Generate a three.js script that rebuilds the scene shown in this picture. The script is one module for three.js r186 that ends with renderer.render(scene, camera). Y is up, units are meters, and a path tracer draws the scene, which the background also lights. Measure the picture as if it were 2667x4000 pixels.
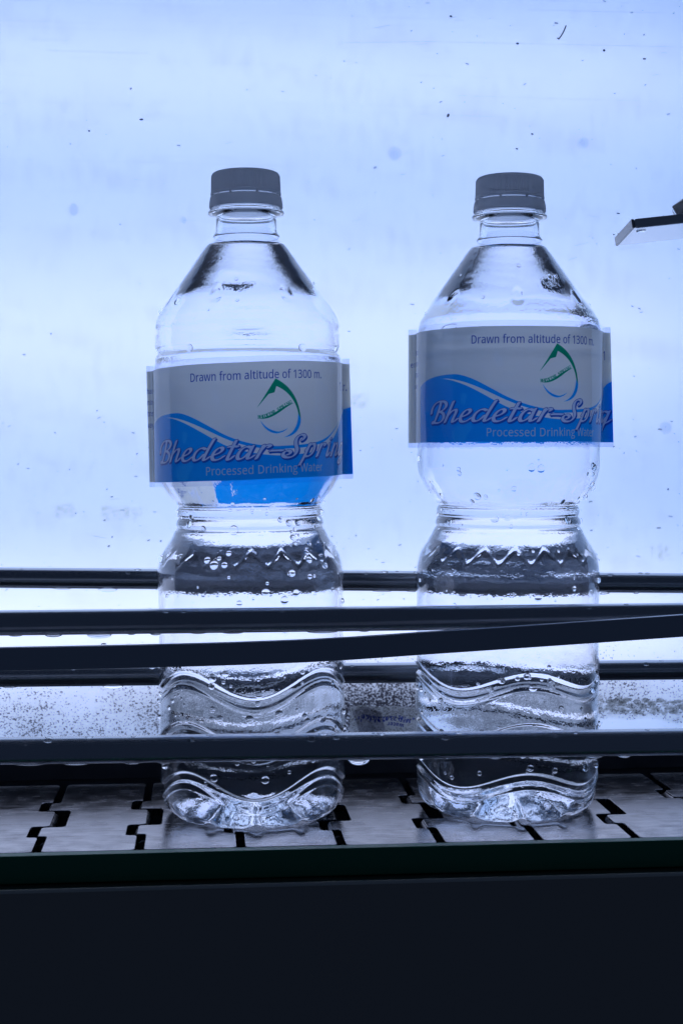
import * as THREE from 'three';
import { mergeGeometries, mergeVertices } from 'three/addons/utils/BufferGeometryUtils.js';
import { RoundedBoxGeometry } from 'three/addons/geometries/RoundedBoxGeometry.js';
import { RectAreaLightUniformsLib } from 'three/addons/lights/RectAreaLightUniformsLib.js';
import { ImprovedNoise } from 'three/addons/math/ImprovedNoise.js';

// ------------------------------------------------------------------ camera, light, exposure
const MM = 0.001, R = Math.PI / 180;
const scene = new THREE.Scene();
const camera = new THREE.PerspectiveCamera(38.07, 682 / 1024, 0.02, 20);
const yaw = 5.35 * R, pitch = 2.12 * R;
camera.position.set(-0.0733, 0.147, 0.6128);
camera.lookAt(camera.position.x + Math.sin(yaw) * Math.cos(pitch), camera.position.y - Math.sin(pitch), camera.position.z - Math.cos(yaw) * Math.cos(pitch));
camera.updateMatrixWorld();

const renderer = new THREE.WebGLRenderer({ antialias: true });
renderer.toneMapping = THREE.LinearToneMapping;
renderer.toneMappingExposure = 1;
renderer.shadowMap.enabled = true;
RectAreaLightUniformsLib.init();
scene.background = new THREE.Color().setRGB(0.013, 0.021, 0.043);      // the dim hall in front of the line

const PANEL_Z = -0.13;
const PANEL_GLOW = [0.44, 0.76, 1.56];         // opal sheet, lit evenly by what bounces inside the box
const PANEL_LAMP = 0.13;                       // area light just in front of the sheet
const TUBES = [[0.338, 1.6, 0.0455], [0.207, 3.1, 0.062], [0.058, 3.9, 0.0455]];   // height of each tube behind the sheet, strength, gap to the sheet

function areaLight(w, h, x, y, z, color, intensity, parent) {
  const l = new THREE.RectAreaLight(color, intensity, w, h);
  l.position.set(x, y, z); l.rotation.y = Math.PI; l.name = 'area_light';
  parent.add(l); return l;
}

// ------------------------------------------------------------------ helpers
let seed = 7;
const rnd = () => { seed = (seed * 1664525 + 1013904223) >>> 0; return seed / 4294967296; };
const rr = (a, b) => a + (b - a) * rnd();
const noise3 = new ImprovedNoise();
const fbm = (x, y, z = 0, o = 4) => { let s = 0, a = 0.5; for (let i = 0; i < o; i++) { s += a * noise3.noise(x, y, z + i * 7.3); x *= 2.03; y *= 2.03; a *= 0.5; } return s; };
const smooth = (a, b, x) => { const t = Math.min(1, Math.max(0, (x - a) / (b - a))); return t * t * (3 - 2 * t); };
const used = new Map();
const numbered = (n) => { const k = used.get(n) ?? 0; used.set(n, k + 1); return k ? `${n}_${String(k).padStart(3, '0')}` : n; };
function tag(o, label, category, group, kind) { if (label) o.userData.label = label; if (category) o.userData.category = category; if (group) o.userData.group = group; if (kind) o.userData.kind = kind; return o; }
function thing(name, label, category, group) { const g = new THREE.Group(); g.name = numbered(name); scene.add(g); return tag(g, label, category, group); }
function part(name, geo, m, parent) { const o = new THREE.Mesh(geo, m); o.name = name; o.castShadow = o.receiveShadow = true; (parent ?? scene).add(o); return o; }
const cnv = (w, h) => { const c = document.createElement('canvas'); c.width = w; c.height = h; return c; };
function tex(c, srgb = true, wrap = THREE.RepeatWrapping) { const t = new THREE.CanvasTexture(c); if (srgb) t.colorSpace = THREE.SRGBColorSpace; t.wrapS = t.wrapT = wrap; return t; }
function dataTex(w, h, f, srgb = false) {
  const d = new Uint8Array(w * h * 4);
  for (let y = 0; y < h; y++) for (let x = 0; x < w; x++) { const v = f(x, y), i = (y * w + x) * 4; for (let c = 0; c < 3; c++) d[i + c] = Math.max(0, Math.min(255, Array.isArray(v) ? v[c] : v)); d[i + 3] = 255; }
  const t = new THREE.DataTexture(d, w, h); t.magFilter = THREE.LinearFilter; t.minFilter = THREE.LinearFilter; t.wrapS = t.wrapT = THREE.RepeatWrapping; if (srgb) t.colorSpace = THREE.SRGBColorSpace; t.needsUpdate = true; return t;
}
// monotone cubic through points [h, r]
function pchip(pts) {
  const n = pts.length, d = [], m = [];
  for (let i = 0; i < n - 1; i++) d.push((pts[i + 1][1] - pts[i][1]) / (pts[i + 1][0] - pts[i][0]));
  m.push(d[0]);
  for (let i = 1; i < n - 1; i++) m.push(d[i - 1] * d[i] <= 0 ? 0 : 2 / (1 / d[i - 1] + 1 / d[i]));
  m.push(d[n - 2]);
  return (x) => {
    if (x <= pts[0][0]) return pts[0][1]; if (x >= pts[n - 1][0]) return pts[n - 1][1];
    let i = 0; while (x > pts[i + 1][0]) i++;
    const w = pts[i + 1][0] - pts[i][0], t = (x - pts[i][0]) / w, a = 1 - t;
    return pts[i][1] * (1 + 2 * t) * a * a + w * m[i] * t * a * a + pts[i + 1][1] * t * t * (3 - 2 * t) - w * m[i + 1] * t * t * a;
  };
}

// ------------------------------------------------------------------ the back-lit inspection panel
const PW = 0.48, PH = 0.42, PX0 = -0.245, PY0 = -0.02;      // the piece of sheet covered by the map of dirt and painted light mottling
const bump2 = (x, w) => Math.exp(-(x / w) * (x / w));
function dirtAndLightCanvas() {
  const W = 2048, H = 1792, c = cnv(W, H), g = c.getContext('2d'), k = W / PW;
  const X = (x) => (x - PX0) * k, Y = (y) => H - (y - PY0) * k;
  const im = g.createImageData(W, H), d = im.data;
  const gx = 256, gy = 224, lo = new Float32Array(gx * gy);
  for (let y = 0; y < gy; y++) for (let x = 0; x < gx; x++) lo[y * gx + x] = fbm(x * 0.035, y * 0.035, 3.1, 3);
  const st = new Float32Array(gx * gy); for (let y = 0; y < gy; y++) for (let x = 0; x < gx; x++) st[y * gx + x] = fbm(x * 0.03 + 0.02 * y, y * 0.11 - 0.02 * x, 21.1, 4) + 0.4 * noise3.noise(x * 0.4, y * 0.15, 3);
  for (let y = 0; y < H; y++) {
    const wy = PY0 + (H - y) / k;
    for (let x = 0; x < W; x++) {
      const wx = PX0 + x / k, i = (y * W + x) * 4;
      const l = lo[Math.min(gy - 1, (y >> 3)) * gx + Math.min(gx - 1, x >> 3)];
      // splash grime low on the sheet: a grain of spots, denser near the rail
      const near = bump2(wx - 0.015, 0.130), deep = smooth(0.060, 0.020, wy + l * 0.022);
      const sill = 1 - 0.6 * smooth(0.012, 0.009, wy + l * 0.01) * smooth(0.08, 0.11, wx);
      const cover = deep * (0.26 + 0.70 * near + 0.4 * l) * sill;
      let v = 1 - 0.05 * Math.max(0, l) - 0.07 * Math.max(0, st[Math.min(gy - 1, (y >> 3)) * gx + Math.min(gx - 1, x >> 3)]);  // soft cloudy mottling: uneven panel light painted into the colour
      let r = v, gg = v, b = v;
      if (cover > 0.01) {
        const n = 0.42 * fbm(x * 0.065, y * 0.075, 9.2, 2) + 0.50 * noise3.noise(x * 0.21, y * 0.23, 2.2) + 0.36 * noise3.noise(x * 0.43, y * 0.46, 5.2) + 0.35 * l;
        const s = smooth(0.36 - 0.66 * cover, 0.62 - 0.44 * cover, n);
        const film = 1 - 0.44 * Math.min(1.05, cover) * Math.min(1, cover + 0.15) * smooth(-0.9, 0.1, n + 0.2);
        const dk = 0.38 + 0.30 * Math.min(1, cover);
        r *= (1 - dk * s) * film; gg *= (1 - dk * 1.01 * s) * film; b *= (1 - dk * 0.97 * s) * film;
      }
      d[i] = 255 * r; d[i + 1] = 255 * gg; d[i + 2] = 255 * b; d[i + 3] = 255;
    }
  }
  g.putImageData(im, 0, 0);
  g.lineCap = 'round';
  // specks
  for (let i = 0; i < 2000; i++) {
    const x = rr(-0.24, 0.23), low = rnd() < 0.45, y = low ? 0.06 + 0.11 * Math.pow(rnd(), 1.3) : rr(0.06, 0.39);
    if (!low && rnd() < 0.72 && x < 0.03) continue;
    const s = 0.7 + 2.0 * Math.pow(rnd(), 5);
    g.save(); g.translate(X(x), Y(y)); g.rotate(rr(-0.7, 0.4)); g.globalAlpha = rr(0.14, 0.6);
    g.fillStyle = low ? '#4d5048' : '#41485c'; g.beginPath(); g.ellipse(0, 0, s * rr(0.9, 2.2), s * rr(0.5, 0.9), 0, 0, 7); g.fill(); g.restore();
  }
  // hairs, chips and long rubbing scratches
  for (let i = 0; i < 150; i++) {
    const x = X(rr(-0.24, 0.23)), y = Y(rr(0.06, 0.39)), L = rr(6, 34), a = rr(-0.35, 0.25);
    g.globalAlpha = rr(0.05, 0.22); g.strokeStyle = '#4a5470'; g.lineWidth = rr(0.6, 1.4);
    g.beginPath(); g.moveTo(x, y); g.quadraticCurveTo(x + L * 0.5 * Math.cos(a), y + L * 0.5 * Math.sin(a) + rr(-3, 3), x + L * Math.cos(a), y + L * Math.sin(a)); g.stroke();
  }
  for (let i = 0; i < 46; i++) {
    const x = X(rr(-0.26, 0.1)), y = Y(0.39 - 0.13 * Math.pow(rnd(), 1.6)), L = rr(120, 700);
    g.globalAlpha = rr(0.04, 0.13); g.strokeStyle = '#54648f'; g.lineWidth = rr(0.6, 1.3);
    g.beginPath(); g.moveTo(x, y); g.lineTo(x + L, y + L * rr(0.002, 0.012)); g.stroke();
  }
  // fine vertical and slanting rub marks
  for (let i = 0; i < 1500; i++) {
    const x = X(rr(-0.2, 0.12)), y = Y(rr(0.27, 0.36)), L = rr(3, 16);
    g.globalAlpha = rr(0.03, 0.10); g.strokeStyle = '#5a6da6'; g.lineWidth = 0.9;
    g.beginPath(); g.moveTo(x, y); g.lineTo(x + rr(-2, 2), y + L); g.stroke();
  }
  g.strokeStyle = '#20242e'; g.fillStyle = '#2a3040'; g.globalAlpha = 0.9; g.lineWidth = 2.4;
  g.beginPath(); g.moveTo(X(0.1097), Y(0.3642)); g.quadraticCurveTo(X(0.1085), Y(0.3605), X(0.1061), Y(0.3576)); g.lineTo(X(0.1055), Y(0.3580)); g.stroke();
  for (const [x, y, w, h, a] of [[0.0499, 0.3182, 2.4, 4.2, 0.4], [-0.1025, 0.3130, 4, 1.8, -0.1], [-0.1279, 0.3069, 2.4, 1.5, 0.2], [0.0511, 0.3674, 3, 1.8, 0.2], [0.085, 0.3548, 3, 2.2, 0], [0.1294, 0.3525, 2.6, 2.4, 0], [0.1503, 0.3488, 4, 1.5, 0], [0.1373, 0.2707, 4, 1.1, 0.1], [0.0849, 0.3023, 2.8, 1.4, 0.2], [0.0927, 0.3098, 2.8, 1.5, 0.1]]) { g.beginPath(); g.ellipse(X(x), Y(y), w, h, a, 0, 7); g.fill(); }
  g.strokeStyle = '#4d5f94'; g.lineWidth = 1.0; g.globalAlpha = 0.17;
  for (const [x0, y0, x1, y1] of [[0.0896, 0.3716, 0.1614, 0.3721], [-0.0038, 0.3529, 0.0399, 0.3546], [0.0399, 0.3546, 0.1704, 0.3552], [-0.1487, 0.3455, -0.0981, 0.3452], [-0.157, 0.3508, -0.1382, 0.3505], [-0.1382, 0.3505, -0.1345, 0.3545]]) { g.beginPath(); g.moveTo(X(x0), Y(y0)); g.lineTo(X(x1), Y(y1)); g.stroke(); }
  // faint dried water blots
  for (const [x, y, s] of [[0.0230, 0.2986, 16], [-0.1355, 0.2687, 14], [0.1630, 0.1619, 19], [0.119, 0.3059, 14], [-0.0819, 0.2642, 9]]) {
    g.globalAlpha = 0.045; g.fillStyle = '#6d84c4'; for (let j = 0; j < 5; j++) { g.beginPath(); g.ellipse(X(x) + rr(-3, 3), Y(y) + rr(-3, 3), s * rr(0.5, 1), s * rr(0.5, 1), 0, 0, 7); g.fill(); }
  }
  for (const [x, y] of [[-0.141, 0.121], [-0.118, 0.119], [-0.108, 0.119], [0.16, 0.098], [0.006, 0.175]]) {      // yellowish stains
    for (let j = 0; j < 30; j++) { g.globalAlpha = 0.05; g.fillStyle = '#8f8c5c'; g.beginPath(); g.ellipse(X(x) + rr(-20, 20), Y(y) + rr(-14, 14), rr(2, 9), rr(2, 8), 0, 0, 7); g.fill(); }
  }
  // dark smears of wet dirt beside the right bottle's foot
  for (let j = 0; j < 260; j++) { g.globalAlpha = 0.16; g.fillStyle = '#2b2a26'; const t = rnd(); g.beginPath(); g.ellipse(X(0.115 + 0.075 * t + rr(-.006, .006)), Y(0.0205 - 0.004 * t + rr(-0.004, 0.004)), rr(3, 12), rr(2, 6), 0, 0, 7); g.fill(); }
  return c;
}
{
  const box = thing('light_box', 'white backlit inspection light panel with specks and splash dirt behind the bottles', 'light panel');
  const dirt = tex(dirtAndLightCanvas(), true, THREE.MirroredRepeatWrapping);  // real specks and grime, plus painted mottling of the light
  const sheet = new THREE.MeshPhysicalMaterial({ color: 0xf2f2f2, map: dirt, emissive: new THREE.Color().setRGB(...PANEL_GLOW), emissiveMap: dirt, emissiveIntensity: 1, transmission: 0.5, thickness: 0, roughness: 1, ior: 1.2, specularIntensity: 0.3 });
  const W = 1.1, y0 = -0.01, y1 = 0.43, geo = new THREE.PlaneGeometry(W, y1 - y0);
  const uv = geo.attributes.uv;
  for (let i = 0; i < uv.count; i++) uv.setXY(i, (uv.getX(i) * W - W / 2 - PX0) / PW, (y0 + uv.getY(i) * (y1 - y0) - PY0) / PH);
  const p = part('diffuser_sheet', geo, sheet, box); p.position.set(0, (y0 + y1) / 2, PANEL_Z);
  const white = new THREE.MeshStandardMaterial({ color: new THREE.Color().setRGB(0.35, 0.36, 0.38), roughness: 0.6 });
  const hs = [];
  const bx = (w, h, d, x, y, z) => { const b = new THREE.BoxGeometry(w, h, d); b.translate(x, y, z); hs.push(b); };
  const back = PANEL_Z - 0.13;
  bx(W + 0.008, y1 - y0 + 0.008, 0.004, 0, (y0 + y1) / 2, back - 0.002);
  bx(W + 0.008, 0.004, 0.129, 0, y1 + 0.002, PANEL_Z - 0.0655); bx(W + 0.008, 0.004, 0.129, 0, y0 - 0.002, PANEL_Z - 0.0655);
  for (const s of [-1, 1]) bx(0.004, y1 - y0 - 0.001, 0.129, s * (W / 2 + 0.002), (y0 + y1) / 2, PANEL_Z - 0.0655);
  part('housing', mergeGeometries(hs), white, box);
  const tubeMat = new THREE.MeshStandardMaterial({ color: 0xffffff, emissive: new THREE.Color().setRGB(0.8, 0.95, 1.0), emissiveIntensity: 0.4 });
  for (const [y, k, gap] of TUBES) {
    const t = part('fluorescent_tube', new THREE.CylinderGeometry(0.013, 0.013, 0.8, 24).rotateZ(Math.PI / 2), tubeMat, box); t.position.set(-0.21, y, PANEL_Z - gap - 0.0145);
    areaLight(0.8, 0.026, -0.21, y, PANEL_Z - gap, new THREE.Color().setRGB(1.0, 0.88, 0.84), k, box);
  }
  areaLight(W - 0.02, y1 - y0 - 0.02, 0, (y0 + y1) / 2, PANEL_Z + 0.002, new THREE.Color().setRGB(0.55, 0.72, 1.0), PANEL_LAMP, box);
}

// ------------------------------------------------------------------ metals
const brushed = dataTex(512, 512, (x, y) => { const n = 0.5 + 0.5 * fbm(x * 0.006, y * 0.35, 1, 4) + 0.25 * noise3.noise(x * 0.02, y * 0.9, 5); return 120 + 90 * n; });
const wear = dataTex(512, 512, (x, y) => { const a = fbm(x * 0.008, y * 0.16, 4, 4), b = fbm(x * 0.03, y * 0.03, 8, 4), s = noise3.noise(x * 0.004, y * 0.7, 3) > 0.42 ? -28 : 0; const v = 205 + 38 * a + 45 * b + s * 0.6; return [v, v, v * 1.01]; }, true);
const wearRough = dataTex(512, 512, (x, y) => 62 + 34 * fbm(x * 0.02, y * 0.08, 14, 4) + 40 * fbm(x * 0.025, y * 0.025, 18, 4));
const rodMat = new THREE.MeshStandardMaterial({ color: new THREE.Color().setRGB(0.50, 0.51, 0.53), metalness: 1, roughness: 0.26, roughnessMap: null, bumpMap: brushed, bumpScale: 0.00001 });
const strapMat = new THREE.MeshStandardMaterial({ color: new THREE.Color().setRGB(0.42, 0.44, 0.48), metalness: 1, roughness: 0.3, bumpMap: brushed, bumpScale: 0.00001 });
const slatMat = new THREE.MeshStandardMaterial({ color: new THREE.Color().setRGB(0.30, 0.29, 0.30), map: wear, metalness: 1, roughness: 0.95, roughnessMap: wearRough, bumpMap: brushed, bumpScale: 0.000012 });
const slatDark = new THREE.MeshStandardMaterial({ color: new THREE.Color().setRGB(0.16, 0.16, 0.17), metalness: 0.8, roughness: 0.6 });
const frameMat = new THREE.MeshStandardMaterial({ color: new THREE.Color().setRGB(0.34, 0.31, 0.27), metalness: 0.9, roughness: 0.42, bumpMap: brushed, bumpScale: 0.00003 });
const darkPlate = new THREE.MeshStandardMaterial({ color: new THREE.Color().setRGB(0.10, 0.10, 0.11), metalness: 0.6, roughness: 0.3 });
const greenPlastic = new THREE.MeshStandardMaterial({ color: new THREE.Color().setRGB(0.01, 0.16, 0.07), roughness: 0.45 });
const waterMat = new THREE.MeshPhysicalMaterial({ color: 0xffffff, transmission: 1, thickness: 0.05, ior: 1.33, roughness: 0 });

// ------------------------------------------------------------------ conveyor
{
  const conv = thing('slat_conveyor', 'steel slat chain conveyor with interlocking links and dark side frame under both bottles', 'conveyor');
  const P = 38.1;
  // plan of a link in millimetres (x along the chain, z across): left edge down, right edge up
  const L = [[0, 57.15], [0, 33.6], [-3.6, 33.6], [-3.6, 19.7], [5.6, 19.7], [5.6, -8.7], [-3.6, -8.7], [-3.6, -21.9], [0, -21.9], [0, -57.15]];
  const Rr = [[P - 3.4, -57.15], [P - 3.4, -23.5], [P - 7.8, -23.5], [P - 7.8, -7.1], [P - 0.6, -7.1], [P - 0.6, 18.1], [P - 7.8, 18.1], [P - 7.8, 35.2], [P - 3.4, 35.2], [P - 3.4, 57.15]];
  const pts = [...L, ...Rr].map(([x, z]) => new THREE.Vector2(x * MM, -z * MM));
  // rounded corners
  const shape = new THREE.Shape();
  const n = pts.length, rad = 0.0023;
  for (let i = 0; i < n; i++) {
    const a = pts[(i + n - 1) % n], b = pts[i], c = pts[(i + 1) % n];
    const u = a.clone().sub(b), v = c.clone().sub(b), q = Math.min(rad, u.length() * 0.45, v.length() * 0.45);
    const s = b.clone().add(u.setLength(q)), e = b.clone().add(v.setLength(q));
    if (i) shape.lineTo(s.x, s.y); else shape.moveTo(s.x, s.y);
    shape.quadraticCurveTo(b.x, b.y, e.x, e.y);
  }
  shape.closePath();
  const bev = 0.0003;
  const geo = new THREE.ExtrudeGeometry(shape, { depth: 0.0026, bevelEnabled: true, bevelSize: bev, bevelOffset: -bev, bevelThickness: bev, bevelSegments: 2, curveSegments: 4 });
  geo.rotateX(-Math.PI / 2); geo.translate(0, -0.0029, 0);
  {
    const p = geo.attributes.position, uv = geo.attributes.uv;
    for (let i = 0; i < p.count; i++) uv.setXY(i, p.getX(i) / 0.12, p.getZ(i) / 0.12);
  }
  // the curled knuckles at both ends of a link
  const curl = (len) => { const c = new THREE.CylinderGeometry(0.0034, 0.0034, len, 24); c.rotateX(Math.PI / 2); const p = c.attributes.position, uv = c.attributes.uv; for (let i = 0; i < p.count; i++) uv.setXY(i, p.getY(i) / 0.12, p.getZ(i) / 0.12); return c; };
  const pinGeo = new THREE.CylinderGeometry(0.0016, 0.0016, 0.060, 16).rotateX(Math.PI / 2);
  const kMid = curl(0.0228), kBack = curl(0.0110), kFront = curl(0.0118);
  for (let i = -8; i <= 9; i++) {
    const g = geo.clone(), uv = g.attributes.uv, ox = rnd(), oz = rnd();
    for (let k = 0; k < uv.count; k++) uv.setXY(k, uv.getX(k) + ox, uv.getY(k) + oz);
    const m = slatMat;
    const s = part('slat', g, m, conv);
    s.position.set(-0.1337 + i * P * MM, rr(-0.00012, 0.00004), rr(-0.0002, 0.0002)); s.rotation.z = rr(-0.0025, 0.0025); s.rotation.x = rr(-0.001, 0.001);
    for (const [g3, x, z] of [[kMid, P - 2.4, 5.5], [kFront, -1.8, 26.6], [kBack, -1.8, -15.25]]) { const k3 = part('knuckle', g3, slatMat, s); k3.position.set(x * MM, -0.00352, z * MM); }
    const pin = part('hinge_pin', pinGeo, slatDark, s); pin.position.set(-0.0010, -0.0040, 0.0057);
  }
  // floor of the chain channel
  const ch = part('chain_channel', new THREE.BoxGeometry(1.2, 0.004, 0.112), darkPlate, conv); ch.position.set(0, -0.022, 0);
  // green wear strip along the front edge
  const ws = part('wear_strip', new RoundedBoxGeometry(1.2, 0.0105, 0.0050, 2, 0.0005), greenPlastic, conv); ws.position.set(0, -0.0051, 0.0604);
  // front side frame: folded plate with a rolled top edge
  const prof = new THREE.Shape();
  prof.moveTo(0.058, -0.0108); prof.lineTo(0.0672, -0.0108); prof.absarc(0.0672, -0.0132, 0.0024, Math.PI / 2, 0, true); prof.lineTo(0.0696, -0.16); prof.lineTo(0.058, -0.16); prof.closePath();
  const fg = new THREE.ExtrudeGeometry(prof, { depth: 1.2, bevelEnabled: false, curveSegments: 10 }); fg.rotateY(-Math.PI / 2); fg.translate(0.6, 0, 0);
  part('side_frame', fg, frameMat, conv);
  const lip = part('edge_highlight', new THREE.CylinderGeometry(0.0009, 0.0009, 1.2, 20).rotateZ(Math.PI / 2), new THREE.MeshStandardMaterial({ color: new THREE.Color().setRGB(0.62, 0.60, 0.52), metalness: 1, roughness: 0.55, bumpMap: brushed, bumpScale: 0.0001 }), conv); lip.position.set(0, -0.0114, 0.0687);  // lighter bar added along the frame edge to make its highlight line
  // rear side plate, a little above the deck
  const rp = part('rear_plate', new RoundedBoxGeometry(1.2, 0.0150, 0.004, 2, 0.0008), darkPlate, conv); rp.position.set(0, 0.0088, -0.0612);
  const rs = part('rear_wear_strip', new THREE.BoxGeometry(1.2, 0.030, 0.003), slatDark, conv); rs.position.set(0, -0.0140, -0.0630);
}

// ------------------------------------------------------------------ water beads
function bead(rx, ry, rz, dir = 1) {      // half an ellipsoid on the plane z = 0, closed at its base
  const g = new THREE.SphereGeometry(1, 18, 10, 0, Math.PI * 2, 0, Math.PI / 2).rotateX(Math.PI / 2);
  const d = new THREE.CircleGeometry(1, 18).rotateY(Math.PI);
  const m = mergeGeometries([g, d]); m.scale(rx, ry, rz); return m;
}

// ------------------------------------------------------------------ guide rails
function rod(name, label, ya, yb, xa, xb, z, d, drops, tops) {
  const slope = (yb - ya) / (xb - xa), t = thing(name, label, 'guide rail', 'round steel guide rails along the conveyor');
  const y0 = (ya - slope * xa) * MM, ang = Math.atan(slope);
  t.position.set(0, y0, z); t.rotation.z = ang;
  const g = new THREE.CylinderGeometry(d / 2 * MM, d / 2 * MM, 1.1, 48, 1, true).rotateZ(Math.PI / 2);
  const uv = g.attributes.uv; for (let i = 0; i < uv.count; i++) uv.setXY(i, uv.getY(i) * 8, uv.getX(i));
  part('rod', g, rodMat, t);
  for (const s of [-1, 1]) { const c = part('end_cap', new THREE.CircleGeometry(d / 2 * MM, 32), rodMat, t); c.rotation.y = s * Math.PI / 2; c.position.x = s * 0.55; }
  for (const [x, w, h] of drops) {       // beads hanging under the rod
    const b = part('water_drop', bead(w * MM, 0.0022, h * MM).rotateX(Math.PI / 2), waterMat, t);
    b.position.set(x * MM, -(d / 2 - 0.12) * MM, 0.0004);
  }
  for (const [x, w, a] of tops) {        // flat beads lying on its upper side
    const b = part('water_drop', bead(w * MM, w * 0.7 * MM, 0.32 * w * MM).rotateX(-Math.PI / 2 + a), waterMat, t);
    b.position.set(x * MM, (d / 2 - 0.03) * Math.cos(a) * MM, (d / 2 - 0.03) * Math.sin(a) * MM);
  }
  return t;
}
const scatter = (n, x0, x1, w0, w1) => Array.from({ length: n }, () => [rr(x0, x1), rr(w0, w1), rr(0.1, 0.9)]);
rod('guide_rail', 'upper front steel guide rail in front of the bottles, highest of the front bars', 84.95, 85.4, -149, 113, 0.050, 9.5,
  [[-143, 2.5, 0.5], [-129, 3.2, 0.9], [-112, 4.6, 1.6], [-100, 1.5, .4], [-91, 2.1, 0.7], [-75, 3, .3], [-62, 4, .5], [-28, 6, .7], [-12, 2, .3], [60, 3, .35]], scatter(9, -90, 110, 0.5, 1.1));
rod('guide_rail', 'lower front steel guide rail crossing in front of the bottle feet', 36.85, 35.6, -149, 113, 0.050, 10.4,
  [[-138, 6, 0.5], [-121, 5, 0.7], [-100, 3.5, 0.6], [-88, 2.6, .5], [-14, 4.4, 2.3], [39, 2.2, 0.7], [78, 3.8, 0.8], [90, 2.5, 0.9]], scatter(26, -140, 110, 0.6, 2.0));
rod('guide_rail', 'upper rear steel guide rail behind the bottles against the light panel', 93.9, 89.0, -162, 146, -0.050, 9.3,
  [[-115, 4.2, 1.5], [-135, 4, .4], [7, 4.5, 0.5], [22, 4, 0.4], [108, 3.8, 1.0], [124, 1.3, 0.6]], scatter(26, -160, 140, 0.5, 1.5));
rod('guide_rail', 'lower rear steel guide rail behind the bottles above the dirty panel edge', 50.15, 49.2, -162, 146, -0.050, 9.25,
  [[-113, 4.6, 1.4], [-158, 3, 0.5], [-20, 3, .4]], scatter(14, -160, 140, 0.5, 1.6));
{
  const t = thing('flat_strap', 'dark flat metal strap sloping up to the right across the front rails', 'metal strap');
  // a springy strap: nearly level at the left, then bending up
  const mid = pchip([[-520, 71.5], [-147, 73.36], [-82, 73.95], [-34.8, 75.02], [13.5, 77.55], [59, 80.07], [108.7, 82.93], [520, 107]]);
  const yAt = (x) => mid(x);
  const sec = new THREE.Shape(), hw = 0.0015, hh = 0.00425, q = 0.0006;
  sec.moveTo(-hw + q, -hh); sec.lineTo(hw - q, -hh); sec.quadraticCurveTo(hw, -hh, hw, -hh + q); sec.lineTo(hw, hh - q); sec.quadraticCurveTo(hw, hh, hw - q, hh); sec.lineTo(-hw + q, hh); sec.quadraticCurveTo(-hw, hh, -hw, hh - q); sec.lineTo(-hw, -hh + q); sec.quadraticCurveTo(-hw, -hh, -hw + q, -hh);
  const g = new THREE.ExtrudeGeometry(sec, { depth: 1.0, steps: 120, bevelEnabled: false, curveSegments: 5 }); g.rotateY(Math.PI / 2); g.translate(-0.5, 0, 0);
  const gp = g.attributes.position; for (let k = 0; k < gp.count; k++) gp.setY(k, gp.getY(k) + yAt(gp.getX(k) / MM) * MM);
  g.computeVertexNormals();
  t.position.set(0, 0, 0.064);
  part('strap_bar', g, strapMat, t);
  const b = part('water_drop', bead(0.0011, 0.0010, 0.0006).rotateX(-Math.PI / 2), waterMat, t); b.position.set(-0.1095, 0.0739 + 0.00424, 0);
}

// ------------------------------------------------------------------ bottles
const PROFILE = pchip([[0, 31], [1.2, 33.6], [4, 36.3], [8, 37.7], [13, 38.1], [18, 38.3], [95, 38.4], [100, 38.35], [105.5, 37.3], [109.5, 35.2], [113, 33.2], [117, 31.3], [119.5, 30.8], [122, 30.3], [126.5, 30.15], [128, 30.4], [131, 32.4], [135, 35.2], [139, 37.4], [142.5, 38.25], [146, 38.35],
  [187, 38.35], [188.4, 37.9], [189.6, 37.2], [190.8, 37.5], [192.2, 38.15], [199.6, 38.15], [203, 37.5], [206, 35.9], [210, 33.1], [216, 29.0], [226, 21.9], [232, 17.7], [235.5, 14.8], [238, 12.7], [239.5, 12.3], [243, 12.3]]);
const bump = (x, w) => Math.exp(-(x / w) * (x / w));
const tri = (a) => { a = a / (2 * Math.PI); a -= Math.floor(a); return Math.abs(2 * a - 1) * 2 - 1; };     // -1..1, period 2 pi
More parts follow.
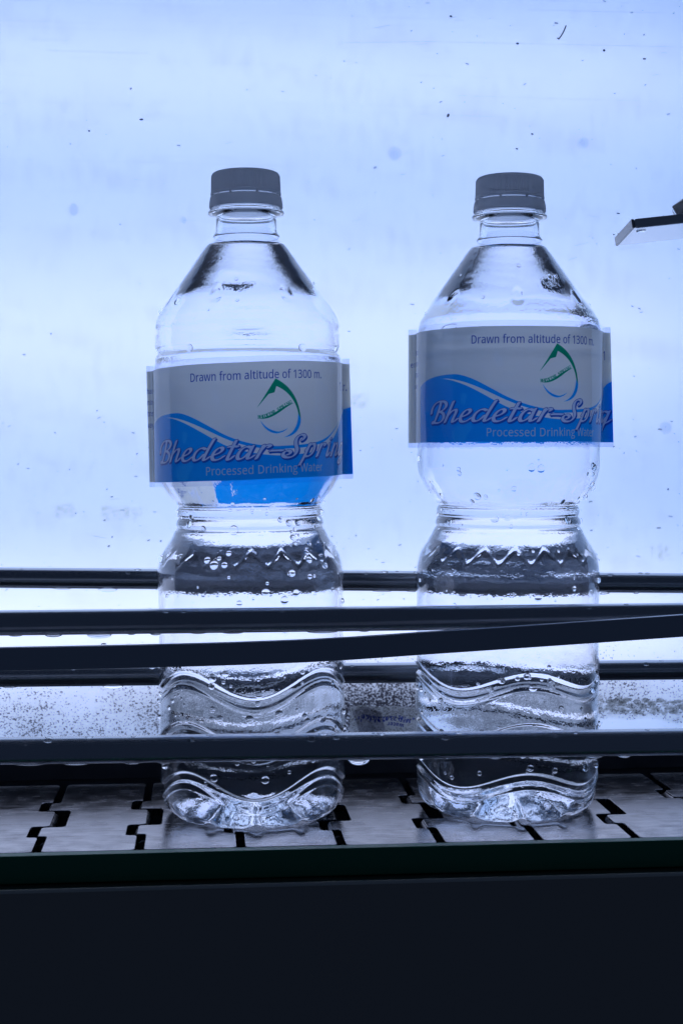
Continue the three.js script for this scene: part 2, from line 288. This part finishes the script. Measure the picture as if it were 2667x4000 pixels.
function radius(h, th, o) {
  // cut facets where the body narrows to the waist: the profile slides up and down in zigzags
  let hh = h - 0.7 * tri(16 * th + 1.0) * bump(h - 134, 4.0);
  let r = PROFILE(hh);
  r -= (0.24 + 0.10 * Math.sin(3 * th + o.zig)) * bump(h - 107.2 - 3.0 * tri(18 * th + o.zig), 0.75) * smooth(113, 110, h);
  // rings round the waist
  r -= 0.75 * bump(h - 118.2, 0.8) + 0.6 * bump(h - 122.6, 0.7) + 0.6 * bump(h - 126.8, 0.7);
  // wavy grooves of the grip
  for (const hm of [56, 36.3, 16.4]) {
    const hk = hm + o.amp * Math.cos(4 * th + o.wave), d = h - hk;
    r -= 1.0 * (d > 0 ? smooth(1.9, 0.7, d) : smooth(-2.9, -1.5, d));
    r -= 0.22 * bump(d + 5.0, 0.5);
  }
  // ribs under the label
  r -= 0.5 * bump(h - 175.5, 1.6) + 0.5 * bump(h - 160, 1.6);
  // flutes of the shoulder and its pressed drops
  const w = smooth(206, 214, h) * smooth(240, 232, h);
  r += w * 0.42 * Math.cos(6 * th + 0.5 + o.flute);
  const cell = (N, ph) => { let a = (th + ph) * N / (2 * Math.PI); a -= Math.round(a); return a / N * 2 * Math.PI; };
  { const a = cell(7, o.drop) / (0.075 + 0.035 * smooth(216, 206, h)), b = (h - 211) / 4.2; r -= 0.8 * smooth(1.0, 0.5, Math.sqrt(a * a + b * b)); }
  { const a = cell(4, o.lens) / 0.30, b = (h - 197.8) / 2.4; r -= 1.5 * smooth(1.0, 0.3, Math.sqrt(a * a + b * b)); }
  // feet: ribs run up the heel
  const f = Math.pow(Math.abs(Math.cos(5 * th)), 8);
  r -= 1.3 * f * smooth(11, 2, h) ;
  return r;
}
const uneven = (h, th) => 0.055 * noise3.noise(h * 0.35, Math.cos(th) * 9, Math.sin(th) * 9) + 0.10 * noise3.noise(h * 0.07, Math.cos(th) * 2.2, Math.sin(th) * 2.2 + 4);
function bottleSurface(o, inset, top, closeTop) {
  const N = 288, rows = [];
  // base from the centre outwards, then the wall
  for (let i = 1; i <= 34; i++) rows.push(['b', 31 * i / 34.5]);
  const step = (h) => (h < 12 ? 0.35 : h < 130 ? 0.42 : h < 200 ? 0.6 : 0.5);
  for (let h = 0; h < top; h += step(h)) rows.push(['w', h]);
  rows.push(['w', top]);
  const pos = [], uv = [], idx = [];
  const baseH = (rho, th) => {
    const t = rho / 31, f = Math.pow(Math.abs(Math.cos(5 * th)), 8);
    let h = 9.5 * Math.pow(Math.max(0, 1 - t), 0.75) * (1 - 0.25 * t);
    h += 2.5 * f * smooth(0.15, 0.55, t) * smooth(1.25, 0.75, t);
    h += 0.35 * Math.cos(10 * th + 1) * smooth(.1, .4, t) * smooth(0.9, 0.6, t) + 0.4 * bump(t - 0.3, 0.08) + 0.3 * bump(t - 0.62, 0.07);
    return h;
  };
  pos.push(0, (baseH(0, 0) + inset) * MM, 0); uv.push(0, 0);
  for (const [k, v] of rows) for (let j = 0; j <= N; j++) {
    const th = j / N * 2 * Math.PI;      // th = 0 faces the camera (+z)
    let r, h;
    if (k === 'b') { r = v * (1 - inset / 60); h = baseH(v, th) + inset; } else { h = v; const f = Math.pow(Math.abs(Math.cos(5 * th)), 8); h += v < 3 ? 2.5 * f * smooth(1.25, 0.75, 1) * (1 - v / 3) : 0; r = radius(v, th, o) - inset + uneven(v, th); if (v < inset) h = Math.max(h, inset); }
    pos.push(r * Math.sin(th) * MM, h * MM, r * Math.cos(th) * MM); uv.push(j / N, v / 250);
  }
  const at = (i, j) => 1 + i * (N + 1) + j;
  for (let j = 0; j < N; j++) idx.push(0, at(0, j + 1), at(0, j));
  for (let i = 0; i < rows.length - 1; i++) for (let j = 0; j < N; j++) { idx.push(at(i, j), at(i, j + 1), at(i + 1, j + 1), at(i, j), at(i + 1, j + 1), at(i + 1, j)); }
  const g = new THREE.BufferGeometry();
  g.setAttribute('position', new THREE.Float32BufferAttribute(pos, 3)); g.setAttribute('uv', new THREE.Float32BufferAttribute(uv, 2)); g.setIndex(idx); g.computeVertexNormals();
  // the seam column shares its normals
  const nn = g.attributes.normal;
  for (let i = 0; i < rows.length; i++) { const a = at(i, 0), b = at(i, N), v = new THREE.Vector3(nn.getX(a) + nn.getX(b), nn.getY(a) + nn.getY(b), nn.getZ(a) + nn.getZ(b)).normalize(); nn.setXYZ(a, v.x, v.y, v.z); nn.setXYZ(b, v.x, v.y, v.z); }
  if (!closeTop) return g;
  // water surface with a small rim that climbs the wall
  const tp = [], tu = [], ti = [], last = rows.length - 1, rings = 10;
  for (let i = 0; i <= rings; i++) for (let j = 0; j <= N; j++) {
    const a = at(last, j), k = 1 - i / rings, x = pos[a * 3], z = pos[a * 3 + 2], R0 = Math.hypot(x, z) / MM, dist = R0 * (1 - k);
    tp.push(x * k, (top - 1.9 * (1 - Math.exp(-dist / 1.5))) * MM, z * k); tu.push(0, 0);
  }
  for (let i = 0; i < rings; i++) for (let j = 0; j < N; j++) { const a = i * (N + 1) + j; ti.push(a, a + 1, a + N + 2, a, a + N + 2, a + N + 1); }
  const t = new THREE.BufferGeometry();
  t.setAttribute('position', new THREE.Float32BufferAttribute(tp, 3)); t.setAttribute('uv', new THREE.Float32BufferAttribute(tu, 2)); t.setIndex(ti); t.computeVertexNormals();
  return mergeGeometries([g, t]);
}
function lathe(pts, seg, ridge) {          // closed outline [r, h] turned round the axis
  const v = pts.map(([r, h]) => new THREE.Vector2(r * MM, h * MM));
  const g = new THREE.LatheGeometry(v, seg);
  if (ridge) {
    const p = g.attributes.position;
    for (let i = 0; i < p.count; i++) {
      const x = p.getX(i), y = p.getY(i), z = p.getZ(i), r = Math.hypot(x, z), k = ridge(r / MM, y / MM, Math.atan2(x, z));
      if (r > 1e-6) { p.setX(i, x * (1 + k / (r / MM))); p.setZ(i, z * (1 + k / (r / MM))); }
    }
    g.computeVertexNormals();
  }
  return g;
}

// ---- the printed wrap: drawn in millimetres of film, s along the wrap (0 = middle of the front), v down from the top of the print
const LAB_W = 246, LAB_H = 45.4;
const INK = { silver: '#fffae8', blue: '#00aaf2', navy: '#3350a6', green: '#00a070', white: '#e6e8ec' };
function pathOf(g, list) { g.beginPath(); for (const q of list) { if (q.length === 2) (q === list[0] ? g.moveTo(...q) : g.lineTo(...q)); else if (q.length === 4) g.quadraticCurveTo(...q); else g.bezierCurveTo(...q); } }
// broad-nib script: each letter is a list of strokes of bezier points [x, y] in units of the x-height, y up
const GLYPH = {
  B: [[[.30, 1.62], [.34, 1.2, .20, .5, .05, .04], [.0, -.08, -.2, -.02, -.12, .12]], [[-.42, .72], [-.55, 1.3, -.1, 1.72, .45, 1.66], [1.0, 1.6, .95, .98, .32, .86], [1.0, .86, .98, .02, .38, .0], [.1, -.02, -.05, .02, -.12, .1]]],
  h: [[[.32, 1.62], [.22, 1.1, .12, .5, .02, .02]], [[.10, .45], [.3, .9, .72, 1.2, .70, .78], [.66, .5, .58, .3, .58, .12], [.60, -.02, .76, .05, .92, .3]]],
  e: [[[.10, .42], [.5, .5, .72, .75, .6, .92], [.4, 1.1, .02, .7, .06, .30], [.10, -.06, .5, -.06, .84, .34]]],
  d: [[[.66, .86], [.4, 1.15, .0, .75, .02, .3], [.04, -.1, .4, .0, .62, .5]], [[1.02, 1.62], [.86, 1.1, .74, .5, .68, .18], [.68, -.02, .84, .05, 1.0, .3]]],
  t: [[[.46, 1.45], [.36, 1.0, .24, .5, .18, .2], [.16, -.04, .38, -.02, .6, .32]], [[.04, 1.0], [.3, 1.04, .5, 1.02, .72, 1.0]]],
  a: [[[.66, .86], [.4, 1.15, .0, .75, .02, .3], [.04, -.1, .4, .0, .62, .5]], [[.76, 1.0], [.70, .7, .66, .4, .64, .18], [.64, -.02, .82, .05, 1.0, .3]]],
  r: [[[.28, 1.0], [.22, .7, .12, .35, .04, .02]], [[.16, .5], [.3, .9, .5, 1.08, .72, .96], [.76, .9, .66, .8, .62, .86]]],
  '-': [[[.0, .56], [.3, .60, .6, .56, .9, .56]]],
  S: [[[1.02, 1.28], [1.28, 1.5, 1.1, 1.78, .84, 1.66], [.52, 1.5, .62, 1.05, .80, .72], [.98, .3, .66, -.1, .24, .04], [-.12, .2, .08, .62, .40, .50], [.56, .42, .46, .2, .3, .24]]],
  p: [[[.34, 1.0], [.24, .55, .08, -.1, -.10, -.58]], [[.14, .5], [.32, .95, .74, 1.25, .76, .72], [.76, .3, .5, -.06, .16, .08]]],
  i: [[[.26, 1.0], [.18, .6, .12, .35, .10, .16], [.10, -.02, .28, .05, .44, .3]], [[.36, 1.34], [.36, 1.34, .40, 1.36, .40, 1.37]]],
  n: [[[.26, 1.0], [.2, .7, .1, .35, .02, .02]], [[.12, .45], [.3, .9, .72, 1.2, .70, .78], [.66, .5, .58, .3, .58, .12], [.60, -.02, .76, .05, .92, .3]]],
  g: [[[.66, .86], [.4, 1.15, .0, .75, .02, .3], [.04, -.1, .4, .0, .62, .5]], [[.76, 1.0], [.66, .5, .58, -.2, .4, -.46], [.2, -.66, -.1, -.5, .1, -.3], [.3, -.1, .8, .0, 1.0, .3]]],
};
function scriptPoints(xs, baseline, xh, slant) {     // xs: [letter, left s, width]
  const out = [];
  for (const [c, left, w] of xs) for (const stroke of GLYPH[c]) {
    let p = stroke[0]; const pts = [p];
    for (const q of stroke.slice(1)) { const e = [q[4], q[5]]; for (let i = 1; i <= 40; i++) { const t = i / 40, a = 1 - t; pts.push([a * a * a * p[0] + 3 * a * a * t * q[0] + 3 * a * t * t * q[2] + t * t * t * e[0], a * a * a * p[1] + 3 * a * a * t * q[1] + 3 * a * t * t * q[3] + t * t * t * e[1]]); } p = e; }
    out.push(pts.map(([x, y]) => [left + x * w + y * xh * slant, baseline - y * xh]));
  }
  return out;
}
function stampNib(g, strokes, len, thick, ang, color, dx, dy) {
  g.fillStyle = color;
  for (const s of strokes) for (let i = 0; i < s.length - 1; i++) {
    const [x0, y0] = s[i], [x1, y1] = s[i + 1], n = Math.max(1, Math.ceil(Math.hypot(x1 - x0, y1 - y0) / 0.08));
    for (let k = 0; k < n; k++) { const t = k / n; g.beginPath(); g.ellipse(x0 + (x1 - x0) * t + dx, y0 + (y1 - y0) * t + dy, len, thick, ang, 0, 7); g.fill(); }
  }
}
function labelCanvas() {
  const W = 2048, k = W / LAB_W, H = Math.round(LAB_H * k), c = cnv(W, H), g = c.getContext('2d');
  g.fillStyle = INK.silver; g.fillRect(0, 0, W, H);
  g.save(); g.scale(k, k); g.translate(61.5, 0);
  // waves of blue; the wrap repeats the swell on its rear half
  const wave = (x0) => {
    g.save(); g.translate(x0, 0);
    const top = [[-58, 25.5], [-54, 21.4, -44, 18.2, -31.2, 18.4], [-24, 18.8, -16, 24.4, -9.1, 27.8], [0, 32.2, 8, 32.9, 12.4, 32.9], [22, 32.9, 31, 32.4, 38, 28.6], [46, 24.2, 50, 20.2, 58, 18.6], [64, 17.2, 66, 17.6, 69, 18.2]];
    const low = [[-36, 20.6], [-26, 21.4, -18, 27.4, -9.1, 31.2], [0, 34.6, 8, 35.4, 14, 35.0], [26, 34.6, 34, 32.4, 42, 27.6]];
    g.fillStyle = INK.blue; pathOf(g, top); g.lineTo(69, 60); g.lineTo(-58, 60); g.closePath(); g.fill();
    // silver ribbon between the thin crest and the body of the wave
    g.fillStyle = INK.silver; g.beginPath(); g.moveTo(-38, 19.9); g.bezierCurveTo(-27, 19.6, -16, 26.2, -9.1, 29.2); g.bezierCurveTo(0, 33.3, 8, 34.1, 12.4, 34.1); g.bezierCurveTo(22, 34.0, 30, 33.6, 36, 30.4); g.bezierCurveTo(42, 27.0, 46, 23.4, 50, 21.4);
    g.bezierCurveTo(46, 25.0, 43, 28.6, 37, 32.6); g.bezierCurveTo(30, 36.0, 22, 36.4, 12.4, 36.6); g.bezierCurveTo(8, 36.4, 0, 35.4, -9.1, 31.8); g.bezierCurveTo(-17, 28.0, -27, 20.6, -38, 19.9); g.fill();
    g.restore();
  };
  wave(0);
  // rear of the wrap: small print block, then blue up to the seam
  g.fillStyle = INK.blue; g.fillRect(69, 18.2, 61, 40);
  g.fillStyle = INK.silver; g.fillRect(130, 0, 64, 60); g.fillRect(-61.5, 0, 7.5, 60);
  g.fillStyle = '#ffffff'; g.fillRect(129, 0, 2.2, 60);
  g.fillStyle = INK.navy; g.font = '2.4px sans-serif'; g.textBaseline = 'alphabetic';
  g.font = '3.0px sans-serif';
  [['d that', 9.0], ['er & min', 13.6], ['catns', 18.2], ['os way', 22.8]].forEach(([t, y]) => { g.textAlign = 'right'; g.fillText(t, 188.6, y); g.fillText(t, -57.4, y); });
  g.textAlign = 'right'; for (let i = 0; i < 9; i++) { g.globalAlpha = 0.9; let x = 170; while (x > 138) { const w = rr(2, 6); g.globalAlpha = 0.6; g.fillRect(x - w, 8 + i * 4.3, w, 0.7); g.fillRect(x - w * .6, 7.4 + i * 4.3, w * .2, 1.3); x -= w + 1.6; } } g.globalAlpha = 1;
  g.textAlign = 'left'; g.font = '5.2px sans-serif'; g.fillText('1', 47.5, 11.4); g.font = '4.6px sans-serif'; g.fillText('Ltr.', 53.0, 11.4);
  // heading
  g.fillStyle = INK.navy; g.textAlign = 'left'; g.font = '4.55px sans-serif';
  const head = 'Drawn from altitude of 1300 m.', wd = g.measureText(head).width;
  g.save(); g.translate(-24, 6.9); g.scale(56.3 / wd, 1); g.fillText(head, 0, 0); g.restore();
  // emblem: a drop whose crest is a mountain
  const E = (x, y) => [3.3 + (x - 275) * 0.0249, 6.8 + (y - 165) * 0.0219];
  const P = (list) => list.map((q) => { const o = []; for (let i = 0; i < q.length; i += 2) o.push(...E(q[i], q[i + 1])); return o; });
  g.fillStyle = INK.green; pathOf(g, P([[568, 165], [760, 270, 960, 480, 990, 890], [945, 790], [920, 620, 800, 400, 580, 297], [548, 408], [455, 435], [275, 665], [568, 165]])); g.fill();
  g.fillStyle = INK.blue; pathOf(g, P([[945, 790], [990, 890], [985, 1060, 880, 1200, 690, 1205], [850, 1160, 940, 1010, 945, 790]])); g.fill();
  pathOf(g, P([[322, 890], [370, 1040, 470, 1130, 580, 1135], [660, 1130, 720, 1090, 760, 1045], [700, 1085, 640, 1105, 590, 1100], [470, 1080, 380, 1000, 322, 890]])); g.fill();
  g.fillStyle = INK.green; pathOf(g, P([[315, 862], [470, 890, 600, 780, 720, 690], [780, 650, 830, 615, 870, 605], [800, 612, 740, 640, 690, 672], [570, 740, 470, 850, 315, 862]])); g.fill();
  g.font = 'bold 1.75px serif'; g.textAlign = 'center';
  const arc = 'BHEDETAR SPRING', bez = (t) => { const a = 1 - t, q = [[285, 842], [470, 850, 600, 700, 835, 585]]; return E(a * a * a * 285 + 3 * a * a * t * 470 + 3 * a * t * t * 600 + t * t * t * 835, a * a * a * 842 + 3 * a * a * t * 850 + 3 * a * t * t * 700 + t * t * t * 585); };
  for (let i = 0; i < arc.length; i++) { const t = (i + 0.5) / arc.length, p = bez(t), q = bez(Math.min(1, t + 0.01)); g.save(); g.translate(...p); g.rotate(Math.atan2(q[1] - p[1], q[0] - p[0])); g.fillText(arc[i], 0, 0); g.restore(); }
  // the name in broad-nib script: shadow, navy outline, silver face
  const word = scriptPoints([['B', -42.6, 6.4], ['h', -36.2, 6.6], ['e', -29.2, 6.2], ['d', -23.4, 7.2], ['e', -15.4, 6.2], ['t', -9.6, 5.4], ['a', -5.0, 6.6], ['r', 2.4, 6.0], ['-', 7.4, 5.6], ['S', 12.4, 7.0], ['p', 21.6, 6.4], ['r', 28.4, 5.8], ['i', 34.0, 5.6], ['n', 37.6, 6.6], ['g', 44.6, 6.6]], 37.6, 5.2, 0.30);
  stampNib(g, word, 1.02, 0.42, -0.35, '#1f62bc', 0.36, 0.52);
  stampNib(g, word, 1.02, 0.42, -0.35, INK.navy, 0, 0);
  stampNib(g, word, 0.80, 0.20, -0.35, '#d2dee8', -0.02, -0.03);
  // water caught between film and bottle, with its rim
  for (const [x, v, w, h] of [[-13, 13.2, 2.0, 2.6], [-27, 28.0, 1.7, 2.0], [38.5, 30.5, 2.0, 2.2], [13, 28.6, 1.9, 1.5], [-28, 41.5, 4.5, 4.0]]) {
    g.globalAlpha = 0.13; g.fillStyle = '#ffffff'; g.beginPath(); for (let i = 0; i <= 14; i++) { const a = i / 14 * 6.283, q = 1 + 0.25 * Math.sin(a * 2 + x) + 0.12 * Math.sin(a * 3 + v); g[i ? 'lineTo' : 'moveTo'](x + w * q * Math.cos(a), v + h * q * Math.sin(a)); } g.fill(); g.globalAlpha = 1;
  }
  // lower line
  g.fillStyle = '#c9d2d8'; g.textAlign = 'left'; g.font = '4.5px sans-serif';
  const sub = 'Processed Drinking Water', ws = g.measureText(sub).width;
  g.save(); g.translate(-17.6, 43.4); g.scale(49.5 / ws, 1); g.fillText(sub, 0, 0); g.restore();
  g.restore();
  return c;
}
const labelTex = tex(labelCanvas());
const labelGrain = dataTex(256, 256, () => 110 + 60 * rnd());
const petMat = new THREE.MeshPhysicalMaterial({ color: 0xfbfcff, transmission: 1, thickness: 0, ior: 1.5, roughness: 0.0 });
const finishMat = new THREE.MeshPhysicalMaterial({ color: 0xfafcff, transmission: 1, thickness: 0.01, ior: 1.5, roughness: 0.02 });
const ripple = dataTex(1024, 1024, (x, y) => 128 + 95 * fbm(x * 0.11, y * 0.11, 2, 3) + 60 * noise3.noise(x * 0.4, y * 0.4, 6));
const waterBody = waterMat.clone(); waterBody.bumpMap = ripple; waterBody.bumpScale = 0.00011;
const capMat = new THREE.MeshPhysicalMaterial({ color: new THREE.Color().setRGB(0.80, 0.81, 0.84), transmission: 0.75, thickness: 0, roughness: 0.9, ior: 1.5, specularIntensity: 0.4, side: THREE.DoubleSide });
const filmMat = new THREE.MeshPhysicalMaterial({ color: 0xf0f4ff, transmission: 0.96, thickness: 0, roughness: 0.04, ior: 1.5, specularIntensity: 0.6 });
const printMat = new THREE.MeshPhysicalMaterial({ color: 0xffffff, map: labelTex, transmission: 0.84, thickness: 0, roughness: 0.97, ior: 1.45, specularIntensity: 0.25, side: THREE.DoubleSide });

function wrapGeometry(v0, v1, lab, rows) {     // a band of the loose sleeve between v0 and v1 mm below the print's top edge
  const rb = 38.85 + (lab.lift ?? 0), half = 61.5, pos = [], uv = [], idx = [], NC = 110;
  const point = (s, c) => {      // s in -half..half from the left crease over the front to the right crease
    const b = 4.5 * R, tx = rb * Math.cos(b), tz = rb * Math.sin(b), fz = 0.35 + (lab.lift ?? 0), Lt = Math.hypot(c - tx, tz - fz), arc = (Math.PI - 2 * b) * rb, tot = 2 * Lt + arc;
    let q = (s / (2 * half)) * tot + tot / 2, x, z;
    if (q < Lt) { const t = q / Lt; x = -c + t * (c - tx); z = fz + (tz - fz) * t * t; } else if (q > tot - Lt) { const t = (tot - q) / Lt; x = c - t * (c - tx); z = fz + (tz - fz) * t * t; } else { const a = Math.PI - b - (q - Lt) / rb; x = rb * Math.cos(a); z = rb * Math.sin(a); }
    return [x, z];
  };
  let base = 0;
  const cR = Math.cos(lab.face), sR = Math.sin(lab.face);      // the flattened sleeve is turned about the bottle
  for (const side of [1, -1]) {
    for (let i = 0; i <= rows; i++) {
      const v = v0 + (v1 - v0) * i / rows, t = v / LAB_H;
      for (let j = 0; j <= NC; j++) {
        const s = -half + 2 * half * j / NC, cl = (lab.lift ?? 0) + lab.left[0] + (lab.left[1] - lab.left[0]) * t, cr = (lab.lift ?? 0) + lab.right[0] + (lab.right[1] - lab.right[0]) * t;
        let [x, z] = point(s, s < 0 ? cl : cr);
        const push = 0.42 * noise3.noise(s * 0.09 + lab.seed, v * 0.05, side * 3) * smooth(61, 40, Math.abs(s)) + 0.25;
        z = z * side * (1 + push / 60); x *= 1 + push / 120;
        const y = lab.top - v + x * lab.skew + 0.25 * noise3.noise(s * 0.05, lab.seed, side);
        pos.push((x * cR + z * sR) * MM, y * MM, (z * cR - x * sR) * MM);
        const film = side > 0 ? s : 2 * half - s;        // goes on round the back
        uv.push(0.25 + (film - lab.shift) / LAB_W, 1 - v / LAB_H);
      }
    }
    for (let i = 0; i < rows; i++) for (let j = 0; j < NC; j++) { const a = base + i * (NC + 1) + j, b = a + NC + 1; if (side > 0) idx.push(a, b, b + 1, a, b + 1, a + 1); else idx.push(a, b + 1, b, a, a + 1, b + 1); }
    base += (rows + 1) * (NC + 1);
  }
  const g = new THREE.BufferGeometry();
  g.setAttribute('position', new THREE.Float32BufferAttribute(pos, 3)); g.setAttribute('uv', new THREE.Float32BufferAttribute(uv, 2)); g.setIndex(idx); g.computeVertexNormals();
  return g;
}

const capFine = (() => {   // same outline with more rows so that the ribs hold
  const pts = [[13.6, 253.9], [14.2, 253.8], [14.4, 254.1], [14.4, 254.7], [14.15, 255.1]];
  for (let h = 255.2; h <= 261.2; h += 0.5) pts.push([14.13 - (h - 255.2) * 0.03, h]);
  pts.push([13.92, 261.6], [13.75, 262.2], [13.35, 262.7], [12.7, 263.0], [11.5, 263.1], [0, 263.15]);
  return lathe(pts, 880, (r, h, th) => (r > 13.85 && h > 255.15 && h < 261.7 ? 0.13 * Math.cos(120 * th) : 0));
})();
const bandGeo = lathe([[13.9, 248.7], [14.8, 248.6], [15.05, 248.9], [15.0, 250.5], [14.6, 252.8], [14.4, 253.25], [13.8, 253.35]], 96);
const bridgeGeo = new THREE.BoxGeometry(0.0009, 0.0009, 0.0005);
const finishGeo = lathe([[13.3, 236.7], [13.75, 237.0], [12.75, 238.4], [12.35, 239.6], [12.32, 244.6], [12.6, 245.6], [15.3, 246.1], [15.6, 246.5], [15.5, 247.2], [13.2, 247.9], [12.7, 248.6], [12.7, 258.6], [12.3, 259.6], [11.2, 259.8], [10.9, 259.2], [10.9, 248.0], [11.6, 244.6], [11.7, 239.7], [12.2, 238.2], [13.3, 236.7]], 128);

function makeBottle(o) {
  const t = thing('water_bottle', o.label, 'bottle', 'water bottles standing on the conveyor');
  part('bottle_body', bottleSurface(o, 0, 239.6, false), petMat, t);
  tag(part('water', bottleSurface(o, 0.45, o.level, true), waterBody, t), 'clear still water up to the lower neck');
  part('neck_finish', finishGeo, finishMat, t);
  const cap = part('cap', capFine, capMat, t); cap.rotation.y = o.turn;
  const band = part('tamper_band', bandGeo, capMat, cap);
  for (let i = 0; i < 8; i++) { const b = part('bridge', bridgeGeo, capMat, band); const a = i / 8 * 6.283; b.position.set(0.0140 * Math.sin(a), 0.25360, 0.0140 * Math.cos(a)); b.rotation.y = a; }
  const lab = part('label', wrapGeometry(0, LAB_H, o.lab, 20), printMat, t); tag(lab, o.lab.text);
  part('clear_film', wrapGeometry(-2.3, LAB_H + 2.0, { ...o.lab, lift: 0.09 }, 24), filmMat, lab);
  // beads of water on the outside
  const bs = [];
  for (const [h0, h1, n, big] of o.beads) for (let i = 0; i < n; i++) {
    const h = rr(h0, h1), th = rr(-1.5, 1.5), s = rr(0.4, 0.9) + (rnd() < big ? rr(0.35, 1.0) : 0);
    const r = radius(h, th, o) + 0.05, dr = (radius(h + 0.5, th, o) - radius(h - 0.5, th, o));
    const g = bead(s * MM, s * rr(0.9, 1.15) * MM, s * 0.7 * MM);
    g.rotateX(Math.atan(dr) ); g.rotateY(th); g.translate(r * Math.sin(th) * MM, h * MM, r * Math.cos(th) * MM); bs.push(g);
  }
  if (bs.length) tag(part('water_beads', mergeGeometries(bs), waterMat, t), null, null, null, 'stuff');
  t.position.set(o.x, 0, 0); t.rotation.z = o.tilt;
  return t;
}
makeBottle({
  label: 'clear water bottle on the left with its loose label hanging low and skewed', x: -0.0525, tilt: 0.6 * R, turn: 0.3, level: 233.4,
  wave: Math.PI, amp: 4.7, zig: 0.4, flute: 0, drop: 0.42, lens: 0.03,
  lab: { top: 183.7, shift: 0, face: -1.9 * R, left: [41.4, 40.8], right: [41.6, 42.6], skew: 0.030, seed: 1.7, text: 'loose printed wrap label hanging low below the groove' },
  beads: [[117, 131, 34, 0.5], [100, 116, 20, 0.55], [18, 64, 80, 0.45], [86, 100, 18, 0.35], [188, 191, 5, .5], [204, 226, 9, 0.15]],
});
makeBottle({
  label: 'clear water bottle on the right with its label set higher, up to the shoulder', x: 0.0538, tilt: -0.1 * R, turn: 1.1, level: 233.6,
  wave: -0.12, amp: 3.4, zig: 2.2, flute: 1.9, drop: 0.1, lens: 0.75,
  lab: { top: 198.4, shift: 8.8, face: -11.7 * R, left: [41.8, 41.7], right: [41.7, 43.3], skew: 0.004, seed: 6.2, text: 'printed wrap label sitting high against the shoulder' },
  beads: [[117, 147, 50, 0.5], [18, 64, 76, 0.45], [86, 112, 18, 0.35], [205, 226, 9, 0.35]],
});

// ------------------------------------------------------------------ torn scrap of label on the panel
{
  const W = 512, H = 220, c = cnv(W, H), g = c.getContext('2d');
  g.fillStyle = '#dcdce0'; g.fillRect(0, 0, W, H);
  for (let i = 0; i < 1500; i++) { g.globalAlpha = rr(0.08, 0.3); g.fillStyle = rnd() < 0.6 ? '#45443f' : '#e2e4f0'; g.beginPath(); const x = rr(0, W), y = rr(0, H) * (rnd() < .5 ? 0.45 : 1); g.ellipse(x, y, rr(2, 10), rr(2, 7), 0, 0, 7); g.fill(); }
  g.globalAlpha = 0.9; g.save(); g.translate(W / 2, H / 2); g.rotate(Math.PI + 0.05); g.fillStyle = '#1b2f9c'; g.textAlign = 'center'; g.font = 'bold 42px sans-serif';
  g.fillText('MFD 23.02.20 M.D', 0, 34); g.fillText('water', -70, -8); g.restore();
  g.globalAlpha = 0.5; g.fillStyle = '#1b2f9c'; for (let i = 0; i < 26; i++) { g.beginPath(); g.ellipse(rr(20, 490), rr(70, 110), rr(3, 10), rr(4, 14), 0, 0, 7); g.fill(); }
  const geo = new THREE.PlaneGeometry(0.0365, 0.0155, 24, 6), p = geo.attributes.position;
  for (let i = 0; i < p.count; i++) { const x = p.getX(i), y = p.getY(i); p.setZ(i, 0.0012 + 0.0007 * Math.sin(x * 190 + y * 60) + (y > 0.006 ? 0.0008 : 0)); p.setY(i, y + 0.0004 * Math.sin(x * 420)); }
  geo.computeVertexNormals();
  const m = new THREE.MeshPhysicalMaterial({ map: tex(c), transmission: 0.9, thickness: 0, roughness: 0.95, ior: 1.4, side: THREE.DoubleSide });
  const s = part('label_scrap', geo, m); s.position.set(0.0185, 0.0135, PANEL_Z + 0.001); s.rotation.z = -0.02;
  tag(s, 'torn upside-down scrap of label with smeared blue print stuck low on the panel', 'label scrap');
}

// ------------------------------------------------------------------ steel bars reaching in at the right
{
  const steel = new THREE.MeshStandardMaterial({ color: new THREE.Color().setRGB(0.72, 0.72, 0.73), metalness: 1, roughness: 0.28, bumpMap: brushed, bumpScale: 0.00004 });
  const cut = new THREE.MeshStandardMaterial({ color: new THREE.Color().setRGB(0.42, 0.41, 0.41), metalness: 0.9, roughness: 0.5, bumpMap: brushed, bumpScale: 0.00025 });
  const t = thing('sensor_bracket', 'wet flat steel bar reaching in from the right edge above the bottles', 'bracket');
  t.position.set(0.1036, 0.2411, 0.0); t.rotation.z = 7 * R; t.rotation.x = -9 * R;
  const g = new RoundedBoxGeometry(0.16, 0.0042, 0.026, 4, 0.0014); g.translate(0.08, 0, 0);
  part('flat_bar', g, steel, t);
  const e = part('cut_end', new RoundedBoxGeometry(0.0012, 0.0038, 0.0254, 2, 0.0003), cut, t); e.position.x = -0.0004;
  for (const [x, y, z, a, s] of [[0.004, -0.0022, 0.008, Math.PI / 2, 1.6], [0.003, 0.0022, 0.007, -Math.PI / 2, 1.8], [-0.0008, 0.0018, -0.008, -1.2, 1.6]]) { const b = part('water_drop', bead(s * MM * 1.3, s * MM, s * 0.5 * MM).rotateX(a), waterMat, t); b.position.set(x, y, z); }
  const u = thing('slanted_bar', 'slanted steel bar end with a water drop above the flat bar at right', 'bracket');
  u.position.set(0.1232, 0.2494, 0.004); u.rotation.order = 'ZYX'; u.rotation.z = 33 * R; u.rotation.y = -0.75;
  const g2 = new RoundedBoxGeometry(0.05, 0.0050, 0.09, 3, 0.0006); g2.translate(0.025, 0, -0.045);
  part('flat_bar', g2, cut, u);
  const b = part('water_drop', bead(0.0022, 0.0022, 0.0018).rotateY(-Math.PI / 2), waterMat, u); b.position.set(0.0002, -0.0006, -0.0022);
}

renderer.render(scene, camera);
